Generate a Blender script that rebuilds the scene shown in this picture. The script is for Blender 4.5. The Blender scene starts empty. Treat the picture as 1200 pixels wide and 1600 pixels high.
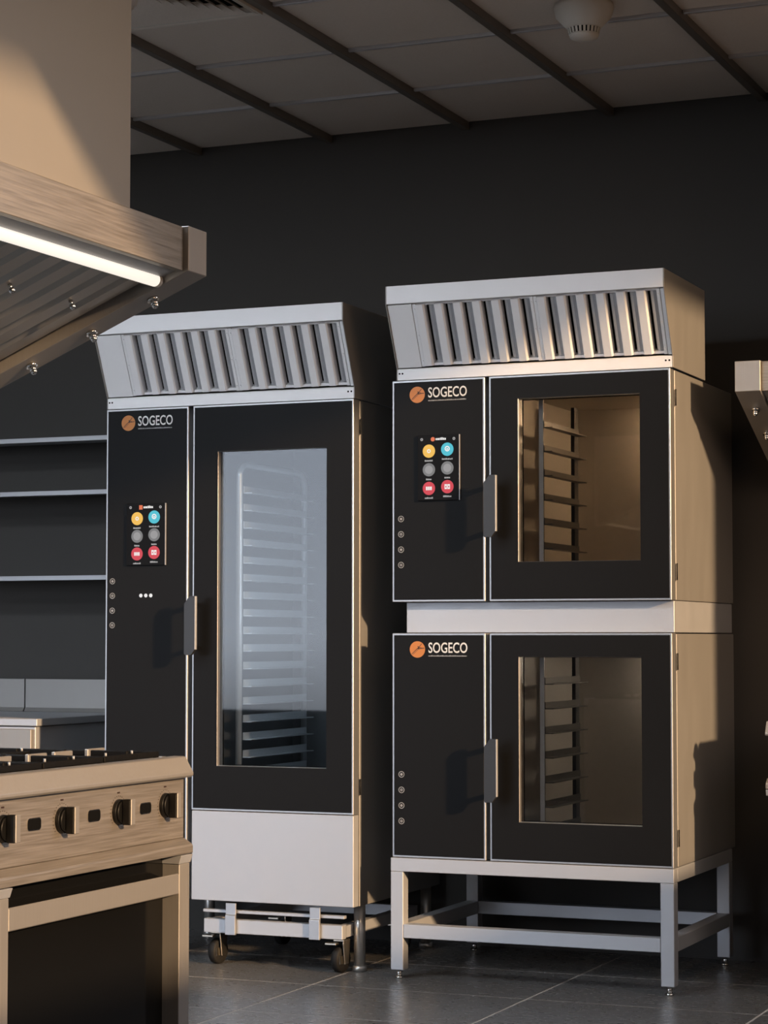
import bpy, bmesh, math, random
from mathutils import Vector, Matrix
random.seed(7)
scn = bpy.context.scene
col = scn.collection
R = math.radians

# ------------------------------------------------------------------ camera
cam_data = bpy.data.cameras.new('camera')
cam = bpy.data.objects.new('camera', cam_data)
col.objects.link(cam)
cam_data.sensor_fit = 'VERTICAL'
cam_data.sensor_height = 36.0
cam_data.lens = 3439.77 / 1600.0 * 36.0
cam_data.clip_start = 0.05
cam.location = (1.76827, -6.34489, 1.04839)
cam.rotation_euler = (math.pi / 2 + 0.0576591, 0, 0.401724)
scn.camera = cam

# ------------------------------------------------------------------ world, sun, exposure
world = bpy.data.worlds.new('evening_sky')
scn.world = world
world.use_nodes = True
wn = world.node_tree.nodes
wl = world.node_tree.links
wn.clear()
w_out = wn.new('ShaderNodeOutputWorld')
w_bg = wn.new('ShaderNodeBackground')
w_tc = wn.new('ShaderNodeTexCoord')
w_sep = wn.new('ShaderNodeSeparateXYZ')
w_ramp = wn.new('ShaderNodeValToRGB')
w_map = wn.new('ShaderNodeMapRange')
w_map.inputs[1].default_value, w_map.inputs[2].default_value = -1.0, 1.0
cr = w_ramp.color_ramp
cr.elements[0].position, cr.elements[0].color = 0.47, (0.10, 0.095, 0.09, 1)      # ground
cr.elements[1].position, cr.elements[1].color = 0.50, (0.82, 0.88, 1.0, 1)        # horizon
e_ = cr.elements.new(0.80)
e_.color = (0.52, 0.66, 0.92, 1)
w_bg.inputs['Strength'].default_value = 6.0
wl.new(w_tc.outputs['Generated'], w_sep.inputs[0])
wl.new(w_sep.outputs['Z'], w_map.inputs[0])
wl.new(w_map.outputs[0], w_ramp.inputs[0])
# the evening sky warms smoothly towards the low sun on the right
w_dot = wn.new('ShaderNodeVectorMath')
w_dot.operation = 'DOT_PRODUCT'
w_dot.inputs[1].default_value = (0.92, -0.39, 0.0)
w_warm = wn.new('ShaderNodeMapRange')
w_warm.interpolation_type = 'SMOOTHSTEP'
w_warm.inputs[1].default_value, w_warm.inputs[2].default_value = 0.25, 0.95
w_tint = wn.new('ShaderNodeMix')
w_tint.data_type, w_tint.blend_type = 'RGBA', 'MULTIPLY'
w_tint.inputs[7].default_value = (0.62, 0.38, 0.22, 1)
wl.new(w_tc.outputs['Generated'], w_dot.inputs[0])
wl.new(w_dot.outputs['Value'], w_warm.inputs[0])
wl.new(w_warm.outputs[0], w_tint.inputs[0])
wl.new(w_ramp.outputs[0], w_tint.inputs[6])
wl.new(w_tint.outputs[2], w_bg.inputs['Color'])
wl.new(w_bg.outputs[0], w_out.inputs['Surface'])

SUN_DIR = Vector((-0.90, 0.385, -0.275))
sun_data = bpy.data.lights.new('sun', 'SUN')
sun_data.energy = 6.2
sun_data.color = (1.0, 0.66, 0.37)
sun_data.angle = R(2.2)
sun = bpy.data.objects.new('sun', sun_data)
col.objects.link(sun)
sun.rotation_euler = SUN_DIR.to_track_quat('-Z', 'Y').to_euler()

def area(name, loc, rot, sx, sy, energy, color, portal=False):
    d = bpy.data.lights.new(name, 'AREA')
    d.shape = 'RECTANGLE'
    d.size, d.size_y = sx, sy
    d.energy = energy
    d.color = color
    o = bpy.data.objects.new(name, d)
    col.objects.link(o)
    o.location = loc
    o.rotation_euler = rot
    if portal:
        d.cycles.is_portal = True
    return o

# room extents and the window openings
XL, XR, YF, YB, ZC = -8.5, 2.0, -7.3, 0.80, 2.862
WIN_R = ((-1.95, -0.36, 0.96, 2.73), (-4.35, -3.2, 1.10, 2.84))      # right wall: y0, y1, z0, z1
WIN_F = (-8.0, -3.2, 0.50, 2.84)                                   # wall behind the camera: x0, x1, z0, z1
for w_ in WIN_R:
    area('window_portal', (XR + 0.1, (w_[0] + w_[1]) / 2, (w_[2] + w_[3]) / 2), (0, R(90), 0), w_[3] - w_[2], w_[1] - w_[0], 1, (1, 1, 1), True)
area('window_portal', ((WIN_F[0] + WIN_F[1]) / 2, YF - 0.1, (WIN_F[2] + WIN_F[3]) / 2), (R(90), 0, 0),
     WIN_F[1] - WIN_F[0], WIN_F[3] - WIN_F[2], 1, (1, 1, 1), True)

scn.view_settings.view_transform = 'Standard'
scn.view_settings.look = 'None'
scn.view_settings.gamma = 1.0
scn.view_settings.use_curve_mapping = False
scn.view_settings.exposure = 0.0
scn.cycles.use_denoising = True
scn.cycles.max_bounces = 10
scn.cycles.transparent_max_bounces = 12
scn.cycles.sample_clamp_indirect = 4.0
scn.cycles.caustics_reflective = True
scn.cycles.blur_glossy = 0.6

# ------------------------------------------------------------------ materials
def mat(name, base, rough=0.5, metal=0.0, spec=0.5, emit=None, estr=0.0):
    m = bpy.data.materials.new(name)
    m.use_nodes = True
    b = m.node_tree.nodes['Principled BSDF']
    b.inputs['Base Color'].default_value = (*base, 1)
    b.inputs['Roughness'].default_value = rough
    b.inputs['Metallic'].default_value = metal
    b.inputs['Specular IOR Level'].default_value = spec
    if emit:
        b.inputs['Emission Color'].default_value = (*emit, 1)
        b.inputs['Emission Strength'].default_value = estr
    return m

def textured(name, c0, c1, scale, rough=(0.4, 0.5), metal=0.0, bump=0.0, stretch=(1, 1, 1), detail=3.0, spec=0.5, bdist=0.002):
    """noise-driven colour, roughness and fine relief; stretch gives brushing along an axis"""
    m = mat(name, c0, rough[0], metal, spec)
    nt = m.node_tree
    b = nt.nodes['Principled BSDF']
    tc = nt.nodes.new('ShaderNodeTexCoord')
    mp = nt.nodes.new('ShaderNodeMapping')
    mp.inputs['Scale'].default_value = stretch
    no = nt.nodes.new('ShaderNodeTexNoise')
    no.inputs['Scale'].default_value = scale
    no.inputs['Detail'].default_value = detail
    nt.links.new(tc.outputs['Object'], mp.inputs['Vector'])
    nt.links.new(mp.outputs[0], no.inputs['Vector'])
    mix = nt.nodes.new('ShaderNodeMix')
    mix.data_type = 'RGBA'
    mix.inputs[6].default_value = (*c0, 1)
    mix.inputs[7].default_value = (*c1, 1)
    nt.links.new(no.outputs['Fac'], mix.inputs[0])
    nt.links.new(mix.outputs[2], b.inputs['Base Color'])
    mr = nt.nodes.new('ShaderNodeMapRange')
    mr.inputs[1].default_value, mr.inputs[2].default_value = 0.3, 0.7
    mr.inputs[3].default_value, mr.inputs[4].default_value = rough
    nt.links.new(no.outputs['Fac'], mr.inputs[0])
    nt.links.new(mr.outputs[0], b.inputs['Roughness'])
    if bump:
        bp = nt.nodes.new('ShaderNodeBump')
        bp.inputs['Strength'].default_value = bump
        bp.inputs['Distance'].default_value = bdist
        nt.links.new(no.outputs['Fac'], bp.inputs['Height'])
        nt.links.new(bp.outputs[0], b.inputs['Normal'])
    return m

M = {}
M['steel'] = textured('satin_steel', (0.44, 0.45, 0.47), (0.48, 0.49, 0.51), 14, (0.46, 0.52), 0.5, 0.0)
M['steel_x'] = textured('brushed_steel_lengthwise', (0.16, 0.14, 0.118), (0.42, 0.38, 0.335), 5, (0.34, 0.52), 0.55, 0.06, (1.6, 60, 60), 5)
M['steel_z'] = textured('brushed_steel_upright', (0.32, 0.30, 0.275), (0.39, 0.37, 0.345), 9, (0.38, 0.48), 0.55, 0.05, (30, 30, 0.8), 4)
M['sheet'] = textured('coated_sheet_steel', (0.28, 0.27, 0.255), (0.32, 0.31, 0.295), 5, (0.48, 0.54), 0.5, 0.0, (3, 3, 0.6))
M['trim'] = mat('bright_steel_edge', (0.42, 0.42, 0.425), 0.40, 0.8)
M['hood'] = textured('matt_hood_steel', (0.80, 0.80, 0.81), (0.84, 0.84, 0.85), 14, (0.46, 0.52), 0.08)
M['knob'] = mat('black_knob', (0.006, 0.006, 0.006), 0.45, spec=0.25)
M['rail'] = mat('bright_tray_rail', (0.70, 0.71, 0.72), 0.4, 0.5)
M['fill_cool'] = mat('cool_fill_glow', (0.9, 0.9, 0.9), 0.4, emit=(0.82, 0.90, 1.0), estr=26.0)  # emission of the unseen fill panels added to the ceiling
M['fill_warm'] = mat('warm_fill_glow', (0.9, 0.9, 0.9), 0.4, emit=(1.0, 0.70, 0.44), estr=8.0)
M['flue'] = textured('warm_grey_sheet', (0.29, 0.265, 0.23), (0.32, 0.29, 0.255), 5, (0.48, 0.54), 0.4, 0.0, (3, 3, 0.6))
M['liner_tower'] = textured('warm_chamber_steel', (0.42, 0.39, 0.35), (0.50, 0.47, 0.43), 60, (0.42, 0.5), 0.4, 0.1)  # warmer, paler steel for the chambers of the stacked ovens
M['grease'] = textured('filter_steel', (0.42, 0.39, 0.35), (0.46, 0.43, 0.39), 7, (0.30, 0.34), 0.85, 0.0)
M['leg'] = mat('round_steel_leg', (0.60, 0.58, 0.55), 0.30, 0.75)
M['dull'] = mat('dull_tray_rail', (0.07, 0.066, 0.06), 0.42, 0.3)
M['chrome'] = mat('polished_chrome', (0.78, 0.77, 0.75), 0.16, 1.0)
M['liner'] = mat('oven_liner_steel', (0.26, 0.265, 0.27), 0.40, 0.6)
M['black'] = textured('black_enamelled_panel', (0.0090, 0.0091, 0.0095), (0.0110, 0.0111, 0.0115), 3, (0.36, 0.42), 0.0, 0.0, spec=0.06)
M['screen'] = mat('black_screen_glass', (0.006, 0.006, 0.0065), 0.40, spec=0.06)
M['handle'] = mat('dark_grey_handle', (0.018, 0.0185, 0.020), 0.42)
M['iron'] = textured('cast_iron', (0.004, 0.004, 0.004), (0.008, 0.0075, 0.007), 60, (0.5, 0.65), 0.0, 0.2, spec=0.12)
M['darkvoid'] = mat('dark_recess', (0.005, 0.005, 0.005), 0.8, spec=0.05)
M['blackglass'] = mat('black_oven_glass', (0.006, 0.006, 0.006), 0.12, spec=0.3)
M['rubber'] = mat('grey_rubber', (0.014, 0.0135, 0.013), 0.6, spec=0.2)
M['brass'] = mat('zinc_plated_steel', (0.50, 0.45, 0.37), 0.32, 1.0)
M['wall'] = textured('dark_grey_paint', (0.064, 0.061, 0.057), (0.070, 0.067, 0.063), 6, (0.62, 0.7), 0.0, 0.03, spec=0.08)
M['tile_c'] = textured('grey_ceiling_board', (0.60, 0.54, 0.48), (0.70, 0.63, 0.57), 160, (0.85, 0.9), 0.0, 0.25, spec=0.2)
M['bar_c'] = mat('ceiling_grid_bar', (0.17, 0.15, 0.13), 0.40, 0.4)
M['bar_x'] = mat('ceiling_cross_bar', (0.58, 0.58, 0.60), 0.36, 0.6)
M['tile_f'] = textured('dark_floor_porcelain', (0.112, 0.109, 0.105), (0.130, 0.127, 0.122), 34, (0.26, 0.31), 0.0, 0.006, (1.0, 1.6, 1.6), 7, bdist=0.001)
M['grout'] = mat('floor_grout', (0.46, 0.43, 0.40), 0.85)
M['cream'] = mat('cream_plastic', (0.62, 0.58, 0.52), 0.5)
M['orange'] = mat('printed_orange', (0.53, 0.185, 0.034), 0.5)
M['print'] = mat('printed_white', (0.70, 0.69, 0.67), 0.5)
M['printgrey'] = mat('printed_grey', (0.30, 0.30, 0.30), 0.5)
M['printdark'] = mat('printed_dark_line', (0.03, 0.012, 0.005), 0.5)
def emis(name, c, s):
    return mat(name, (0.01, 0.01, 0.01), 0.4, emit=c, estr=s)
M['e_yellow'] = emis('lit_yellow', (0.86, 0.47, 0.04), 0.95)
M['e_cyan'] = emis('lit_cyan', (0.035, 0.50, 0.62), 0.9)
M['e_grey'] = emis('lit_grey', (0.16, 0.155, 0.15), 0.9)
M['e_grey2'] = emis('lit_light_grey', (0.26, 0.25, 0.245), 1.0)
M['e_red'] = emis('lit_red', (0.62, 0.012, 0.03), 0.95)
M['e_white'] = emis('lit_white', (0.85, 0.82, 0.80), 0.95)
M['e_caption'] = emis('lit_caption', (0.42, 0.40, 0.39), 0.9)
M['e_orange'] = emis('lit_orange', (0.75, 0.13, 0.02), 0.9)
M['tube'] = mat('lit_tube', (0.35, 0.34, 0.32), 0.4, emit=(1.0, 0.90, 0.78), estr=0.98)
M['ovenlamp'] = mat('lit_oven_lamp', (0.9, 0.9, 0.9), 0.4, emit=(0.75, 0.88, 1.0), estr=16.0)
M['halogen'] = mat('lit_halogen', (0.9, 0.9, 0.9), 0.4, emit=(1.0, 0.66, 0.37), estr=560.0)
M['halogen_dim'] = mat('dim_halogen', (0.9, 0.9, 0.9), 0.4, emit=(1.0, 0.86, 0.70), estr=280.0)

def glass_mat(name, tint, refl, rough=0.02):
    m = bpy.data.materials.new(name)
    m.use_nodes = True
    nt = m.node_tree
    nt.nodes.clear()
    out = nt.nodes.new('ShaderNodeOutputMaterial')
    mx = nt.nodes.new('ShaderNodeMixShader')
    tr = nt.nodes.new('ShaderNodeBsdfTransparent')
    gl = nt.nodes.new('ShaderNodeBsdfGlossy')
    fr = nt.nodes.new('ShaderNodeLayerWeight')
    fr.inputs['Blend'].default_value = 0.12
    mr = nt.nodes.new('ShaderNodeMapRange')
    mr.inputs[3].default_value = refl
    mr.inputs[4].default_value = 0.7
    tr.inputs['Color'].default_value = (*tint, 1)
    gl.inputs['Roughness'].default_value = rough
    nt.links.new(fr.outputs['Fresnel'], mr.inputs[0])
    nt.links.new(mr.outputs[0], mx.inputs[0])
    nt.links.new(tr.outputs[0], mx.inputs[1])
    nt.links.new(gl.outputs[0], mx.inputs[2])
    nt.links.new(mx.outputs[0], out.inputs['Surface'])
    return m
M['glass'] = glass_mat('oven_door_glass', (0.76, 0.79, 0.81), 0.036)
M['glass_dark'] = glass_mat('tinted_oven_door_glass', (0.60, 0.59, 0.58), 0.06, 0.02)

# ------------------------------------------------------------------ mesh helpers
class MB:
    def __init__(self):
        self.bm = bmesh.new()
    def _merge(self, t):
        me = bpy.data.meshes.new('t')
        t.to_mesh(me)
        t.free()
        self.bm.from_mesh(me)
        bpy.data.meshes.remove(me)
    def box(self, x0, x1, y0, y1, z0, z1, bev=0.0, seg=1):
        t = bmesh.new()
        bmesh.ops.create_cube(t, size=1.0)
        for v in t.verts:
            v.co = Vector((x0 + (v.co.x + .5) * (x1 - x0), y0 + (v.co.y + .5) * (y1 - y0), z0 + (v.co.z + .5) * (z1 - z0)))
        if bev:
            bmesh.ops.bevel(t, geom=t.edges[:], offset=bev, segments=seg, affect='EDGES', profile=0.5)
        self._merge(t)
        return self
    def prism(self, pts, axis, a, b, bev=0.0, seg=1):
        """extrude a closed outline along an axis; pts are the other two coords in order (y,z),(x,z) or (x,y)"""
        t = bmesh.new()
        def mk(p, h):
            return {'x': (h, p[0], p[1]), 'y': (p[0], h, p[1]), 'z': (p[0], p[1], h)}[axis]
        va = [t.verts.new(mk(p, a)) for p in pts]
        vb = [t.verts.new(mk(p, b)) for p in pts]
        n = len(pts)
        t.faces.new(va)
        t.faces.new(vb[::-1])
        for i in range(n):
            t.faces.new((va[i], vb[i], vb[(i + 1) % n], va[(i + 1) % n]))
        bmesh.ops.recalc_face_normals(t, faces=t.faces[:])
        if bev:
            bmesh.ops.bevel(t, geom=t.edges[:], offset=bev, segments=seg, affect='EDGES', profile=0.5)
        self._merge(t)
        return self
    def cyl(self, p0, p1, r0, r1=None, n=20, cap=True):
        r1 = r0 if r1 is None else r1
        p0, p1 = Vector(p0), Vector(p1)
        d = p1 - p0
        t = bmesh.new()
        bmesh.ops.create_cone(t, cap_ends=cap, segments=n, radius1=r0, radius2=r1, depth=d.length)
        q = Vector((0, 0, 1)).rotation_difference(d.normalized()).to_matrix().to_4x4()
        bmesh.ops.transform(t, matrix=Matrix.Translation((p0 + p1) / 2) @ q, verts=t.verts[:])
        for f in t.faces:
            f.smooth = len(f.verts) == 4
        self._merge(t)
        return self
    def ball(self, c, r, sz=1.0, n=14):
        t = bmesh.new()
        bmesh.ops.create_uvsphere(t, u_segments=n, v_segments=n // 2, radius=r)
        for v in t.verts:
            v.co.z *= sz
            v.co += Vector(c)
        for f in t.faces:
            f.smooth = True
        self._merge(t)
        return self
    def lathe(self, prof, c, n=32, smooth=True):
        """profile of (r, z) turned about a vertical axis at c"""
        t = bmesh.new()
        rings = []
        for r, z in prof:
            rings.append([t.verts.new((c[0] + r * math.cos(2 * math.pi * k / n), c[1] + r * math.sin(2 * math.pi * k / n), c[2] + z)) for k in range(n)])
        for a, b in zip(rings, rings[1:]):
            for k in range(n):
                f = t.faces.new((a[k], a[(k + 1) % n], b[(k + 1) % n], b[k]))
                f.smooth = smooth
        t.faces.new(rings[0][::-1])
        t.faces.new(rings[-1])
        bmesh.ops.recalc_face_normals(t, faces=t.faces[:])
        self._merge(t)
        return self
    def tube(self, pts, r, n=10):
        pts = [Vector(p) for p in pts]
        t = bmesh.new()
        rings = []
        for i, p in enumerate(pts):
            a = pts[max(i - 1, 0)]
            b = pts[min(i + 1, len(pts) - 1)]
            d = (b - a).normalized()
            u = d.cross(Vector((1, 0, 0)))
            if u.length < 1e-3:
                u = d.cross(Vector((0, 1, 0)))
            u.normalize()
            w = d.cross(u)
            rings.append([t.verts.new(p + r * (math.cos(2 * math.pi * k / n) * u + math.sin(2 * math.pi * k / n) * w)) for k in range(n)])
        for a, b in zip(rings, rings[1:]):
            for k in range(n):
                f = t.faces.new((a[k], a[(k + 1) % n], b[(k + 1) % n], b[k]))
                f.smooth = True
        t.faces.new(rings[0])
        t.faces.new(rings[-1])
        bmesh.ops.recalc_face_normals(t, faces=t.faces[:])
        self._merge(t)
        return self
    def disc(self, cx, cz, r, y0, y1, n=28, ri=0.0):
        """flat round (or ring) in the upright plane facing -Y"""
        t = bmesh.new()
        def ring(rr, y):
            return [t.verts.new((cx + rr * math.cos(2 * math.pi * k / n), y, cz + rr * math.sin(2 * math.pi * k / n))) for k in range(n)]
        o0, o1 = ring(r, y0), ring(r, y1)
        if ri:
            i0, i1 = ring(ri, y0), ring(ri, y1)
        for k in range(n):
            j = (k + 1) % n
            t.faces.new((o0[k], o0[j], o1[j], o1[k]))
            if ri:
                t.faces.new((i0[k], i1[k], i1[j], i0[j]))
                t.faces.new((o0[k], i0[k], i0[j], o0[j]))
                t.faces.new((o1[k], o1[j], i1[j], i1[k]))
        if not ri:
            t.faces.new(o0[::-1])
            t.faces.new(o1)
        bmesh.ops.recalc_face_normals(t, faces=t.faces[:])
        self._merge(t)
        return self
    def frame(self, x0, x1, z0, z1, hx0, hx1, hz0, hz1, y0, y1, bev=0.0):
        """rectangular plate facing -Y with a rectangular hole through it"""
        t = bmesh.new()
        O = [(x0, z0), (x1, z0), (x1, z1), (x0, z1)]
        I = [(hx0, hz0), (hx1, hz0), (hx1, hz1), (hx0, hz1)]
        vs = {}
        for y in (y0, y1):
            vs['o', y] = [t.verts.new((p[0], y, p[1])) for p in O]
            vs['i', y] = [t.verts.new((p[0], y, p[1])) for p in I]
        for k in range(4):
            j = (k + 1) % 4
            for y in (y0, y1):
                t.faces.new((vs['o', y][k], vs['o', y][j], vs['i', y][j], vs['i', y][k]))
            t.faces.new((vs['o', y0][k], vs['o', y0][j], vs['o', y1][j], vs['o', y1][k]))
            t.faces.new((vs['i', y0][k], vs['i', y0][j], vs['i', y1][j], vs['i', y1][k]))
        bmesh.ops.recalc_face_normals(t, faces=t.faces[:])
        if bev:
            ed = [e for e in t.edges if len(e.link_faces) == 2 and e.calc_face_angle(0) > 0.5]
            bmesh.ops.bevel(t, geom=ed, offset=bev, segments=1, affect='EDGES')
        self._merge(t)
        return self
    def build(self, name, m, parent=None, loc=None):
        me = bpy.data.meshes.new(name)
        self.bm.to_mesh(me)
        self.bm.free()
        me.materials.append(m)
        o = bpy.data.objects.new(name, me)
        col.objects.link(o)
        if parent:
            o.parent = parent
        if loc:
            o.location = loc
        return o

def copy_part(o, parent, loc):
    c = o.copy()
    col.objects.link(c)
    c.parent = parent
    c.location = loc
    return c

def thing(name, label, cat, loc=(0, 0, 0), rz=0.0, group=None):
    o = bpy.data.objects.new(name, None)
    o.empty_display_size = 0.1
    col.objects.link(o)
    o.location = loc
    o.rotation_euler = (0, 0, rz)
    o['label'] = label
    o['category'] = cat
    if group:
        o['group'] = group
    return o

def struct(o):
    o['kind'] = 'structure'
    return o

def text_mesh(s, x0, x1, zc, h, y, depth, name, m, parent, bold=0.0):
    c = bpy.data.curves.new('t', 'FONT')
    c.body = s
    c.extrude = 0.0
    c.offset = bold
    c.resolution_u = 4
    o = bpy.data.objects.new('t', c)
    col.objects.link(o)
    bpy.context.view_layer.update()
    me = bpy.data.meshes.new_from_object(o.evaluated_get(bpy.context.evaluated_depsgraph_get()))
    bpy.data.objects.remove(o)
    bpy.data.curves.remove(c)
    xs = [v.co.x for v in me.vertices]
    ys = [v.co.y for v in me.vertices]
    sx = (x1 - x0) / (max(xs) - min(xs))
    sz = h / (max(ys) - min(ys))
    mnx, mny = min(xs), min(ys)
    for v in me.vertices:
        v.co = Vector((x0 + (v.co.x - mnx) * sx, y, zc - h / 2 + (v.co.y - mny) * sz))
    bm = bmesh.new()
    bm.from_mesh(me)
    bmesh.ops.recalc_face_normals(bm, faces=bm.faces[:])
    if sum(f.normal.y for f in bm.faces) > 0:
        bmesh.ops.reverse_faces(bm, faces=bm.faces[:])
    bm.to_mesh(me)
    bm.free()
    me.name = name
    me.materials.clear()
    me.materials.append(m)
    ob = bpy.data.objects.new(name, me)
    col.objects.link(ob)
    ob.parent = parent
    return ob

# ------------------------------------------------------------------ the room
fl = MB().box(XL - .2, XR + .2, YF - .2, YB + .2, -0.30, -0.0010).build('floor', M['grout'])
struct(fl)
TX, TY = 0.690, 0.505
tx0, ty0 = -1.078, -0.205            # a joint passes through these
g = 0.0042
tile_me = None
for i in range(-3, 4):
    for j in range(-3, 3):
        xa, xb = tx0 + i * TX + g, tx0 + (i + 1) * TX - g
        ya, yb = ty0 + j * TY + g, min(ty0 + (j + 1) * TY - g, YB - 0.003)
        if yb - ya < .05:
            continue
        t = MB().box(xa, xb, ya, yb, -0.0009, 0.0, 0.0004).build('floor_tile', M['tile_f'], fl)
# the floor behind and beside the view carries on with the same boards, joined
mb = MB()
for i in range(-12, 5):
    for j in range(-15, 3):
        if -3 <= i < 4 and -3 <= j < 3:
            continue
        xa, xb = max(tx0 + i * TX + g, XL), min(tx0 + (i + 1) * TX - g, XR)
        ya, yb = max(ty0 + j * TY + g, YF), min(ty0 + (j + 1) * TY - g, YB - .003)
        if xb - xa > .05 and yb - ya > .05:
            mb.box(xa, xb, ya, yb, -0.0009, 0.0)
o = mb.build('tile_field', M['tile_f'], fl)
o['kind'] = 'stuff'

struct(MB().box(XL - .2, XR + .2, YB, YB + .2, -0.005, ZC + .3).build('wall_back', M['wall']))
struct(MB().box(XL - .2, XL, YF, YB - .002, -0.005, ZC + .3).build('wall_left', M['wall']))
mb = MB()
ys = [YF, WIN_R[1][0], WIN_R[1][1], WIN_R[0][0], WIN_R[0][1], YB - .002]
for k in (0, 2, 4):
    mb.box(XR, XR + .16, ys[k], ys[k + 1], -0.005, ZC + .3)
for w_ in WIN_R:
    mb.box(XR, XR + .16, w_[0], w_[1], -0.005, w_[2]).box(XR, XR + .16, w_[0], w_[1], w_[3], ZC + .3)
struct(mb.build('wall_right', M['wall']))
mb = MB().box(XL - .2, WIN_F[0], YF - .2, YF, -.005, ZC + .3).box(WIN_F[1], XR + .2, YF - .2, YF, -.005, ZC + .3)
mb.box(WIN_F[0], WIN_F[1], YF - .2, YF, -.005, WIN_F[2]).box(WIN_F[0], WIN_F[1], YF - .2, YF, WIN_F[3], ZC + .3)
struct(mb.build('wall_front', M['wall']))
for k, w_ in enumerate(WIN_R):
    w = MB().box(XR + .06, XR + .10, w_[0], w_[0] + .03, w_[2], w_[3]).box(XR + .06, XR + .10, w_[1] - .02, w_[1], w_[2], w_[3])
    w.box(XR + .06, XR + .10, w_[0] + .03, w_[1] - .02, w_[2], w_[2] + .02)
    struct(w.build('window_%d' % (k + 1), M['bar_c']))
w = MB().box(WIN_F[0], WIN_F[0] + .06, YF - .1, YF - .04, WIN_F[2], WIN_F[3])
w.box(WIN_F[1] - .06, WIN_F[1], YF - .1, YF - .04, WIN_F[2], WIN_F[3]).box(WIN_F[0] + .06, WIN_F[1] - .06, YF - .1, YF - .04, WIN_F[2], WIN_F[2] + .06)
w.box(WIN_F[0] + .06, WIN_F[1] - .06, YF - .1, YF - .04, WIN_F[3] - .06, WIN_F[3])
struct(w.build('window_3', M['bar_c']))
# unseen beam added near the window to cast the slanting shade on the flue
struct(MB().box(-0.28, XR, -3.46, -3.30, 2.44, ZC - .002).build('shade_beam', M['wall']))

ce = struct(MB().box(XL - .2, XR + .2, YF, YB - .002, ZC + .03, ZC + .3).build('ceiling', M['tile_c']))
GX, GS, GY, GYS = -2.008, 0.5275, 0.282, 0.531
bx = [GX + k * GS for k in range(-1, 8)]
by = [YB - .004] + [GY - i * GYS for i in range(0, 5)]
for i in range(len(bx) - 1):
    for j in range(len(by) - 1):
        if i == 2 and j == 3:
            continue                                  # the air diffuser sits in this bay
        MB().box(bx[i] + .012, min(bx[i + 1] - .012, XR), by[j + 1] + .008, by[j] - .008, ZC - .004, ZC + .022, 0.002).build('ceiling_tile', M['tile_c'], ce)
for x in bx:
    if x < XR:
        MB().box(x - .0135, x + .0135, by[-1], YB - .004, ZC - .030, ZC + .02, 0.0015).build('grid_bar', M['bar_c'], ce)
for i in range(len(bx) - 1):
    for j in range(1, len(by)):
        if bx[i] + .3 < XR:
            MB().box(bx[i] + .0145, min(bx[i + 1] - .0145, XR - .01), by[j] - .007, by[j] + .007, ZC - .014, ZC + .02, 0.001).build('cross_bar', M['bar_x'], ce)
# plain boards beyond the view
o = MB().box(XL, bx[0] - .02, YF, YB - .01, ZC - .004, ZC + .022).box(bx[0] + .02, XR, YF, by[-1] - .02, ZC - .004, ZC + .022).build('ceiling_field', M['tile_c'], ce)
o['kind'] = 'stuff'

# ------------------------------------------------------------------ ovens
def bars_text(mb, x0, x1, z, h, y, seed, n=9):
    """illegibly small print: a row of tiny marks"""
    rr = random.Random(seed)
    x = x0
    while x < x1 - .001:
        w_ = min(rr.uniform(.5, 1.5) * (x1 - x0) / n, x1 - x)
        hh = h * rr.uniform(.65, 1.0)
        mb.box(x, x + w_ * .78, y - .0003, y, z - h / 2, z - h / 2 + hh)
        x += w_
    return mb

def add_logo(panel, lx, lz, y, seed):
    """orange disc with a fine branching line, the name and a line of tiny print"""
    r = 0.0255
    MB().disc(lx, lz, r, y - .0006, y, 36).build('logo_disc', M['orange'], panel)
    mb = MB()
    def stroke(pts, w_):
        for (a, b) in zip(pts, pts[1:]):
            a = Vector((lx + a[0] * r, lz + a[1] * r)); b = Vector((lx + b[0] * r, lz + b[1] * r))
            d = (b - a).normalized(); nn = Vector((-d.y, d.x)) * w_ * r
            mb.prism([tuple(a + nn), tuple(b + nn), tuple(b - nn), tuple(a - nn)], 'y', y - .0010, y - .0007)
    stroke([(-.72, -.55), (-.3, -.16), (.02, .12), (.22, .30), (.58, .70)], .035)
    stroke([(-.60, -.62), (-.18, -.26), (.10, -.02)], .02)
    stroke([(.02, .36), (.22, .30), (.10, .06)], .045)
    stroke([(.10, .06), (.50, .14), (.92, .16)], .045)
    stroke([(.02, .12), (.40, .27), (.55, .10)], .03)
    mb.build('logo_line', M['printdark'], panel)
    text_mesh('SOGECO', lx + .037, lx + .166, lz + .0055, .0325, y - .0005, 0, 'logo_lettering', M['print'], panel, 0.012)
    bars_text(MB(), lx + .037, lx + .164, lz - .0195, .0042, y, seed, 30).build('small_print', M['printgrey'], panel)

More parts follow.
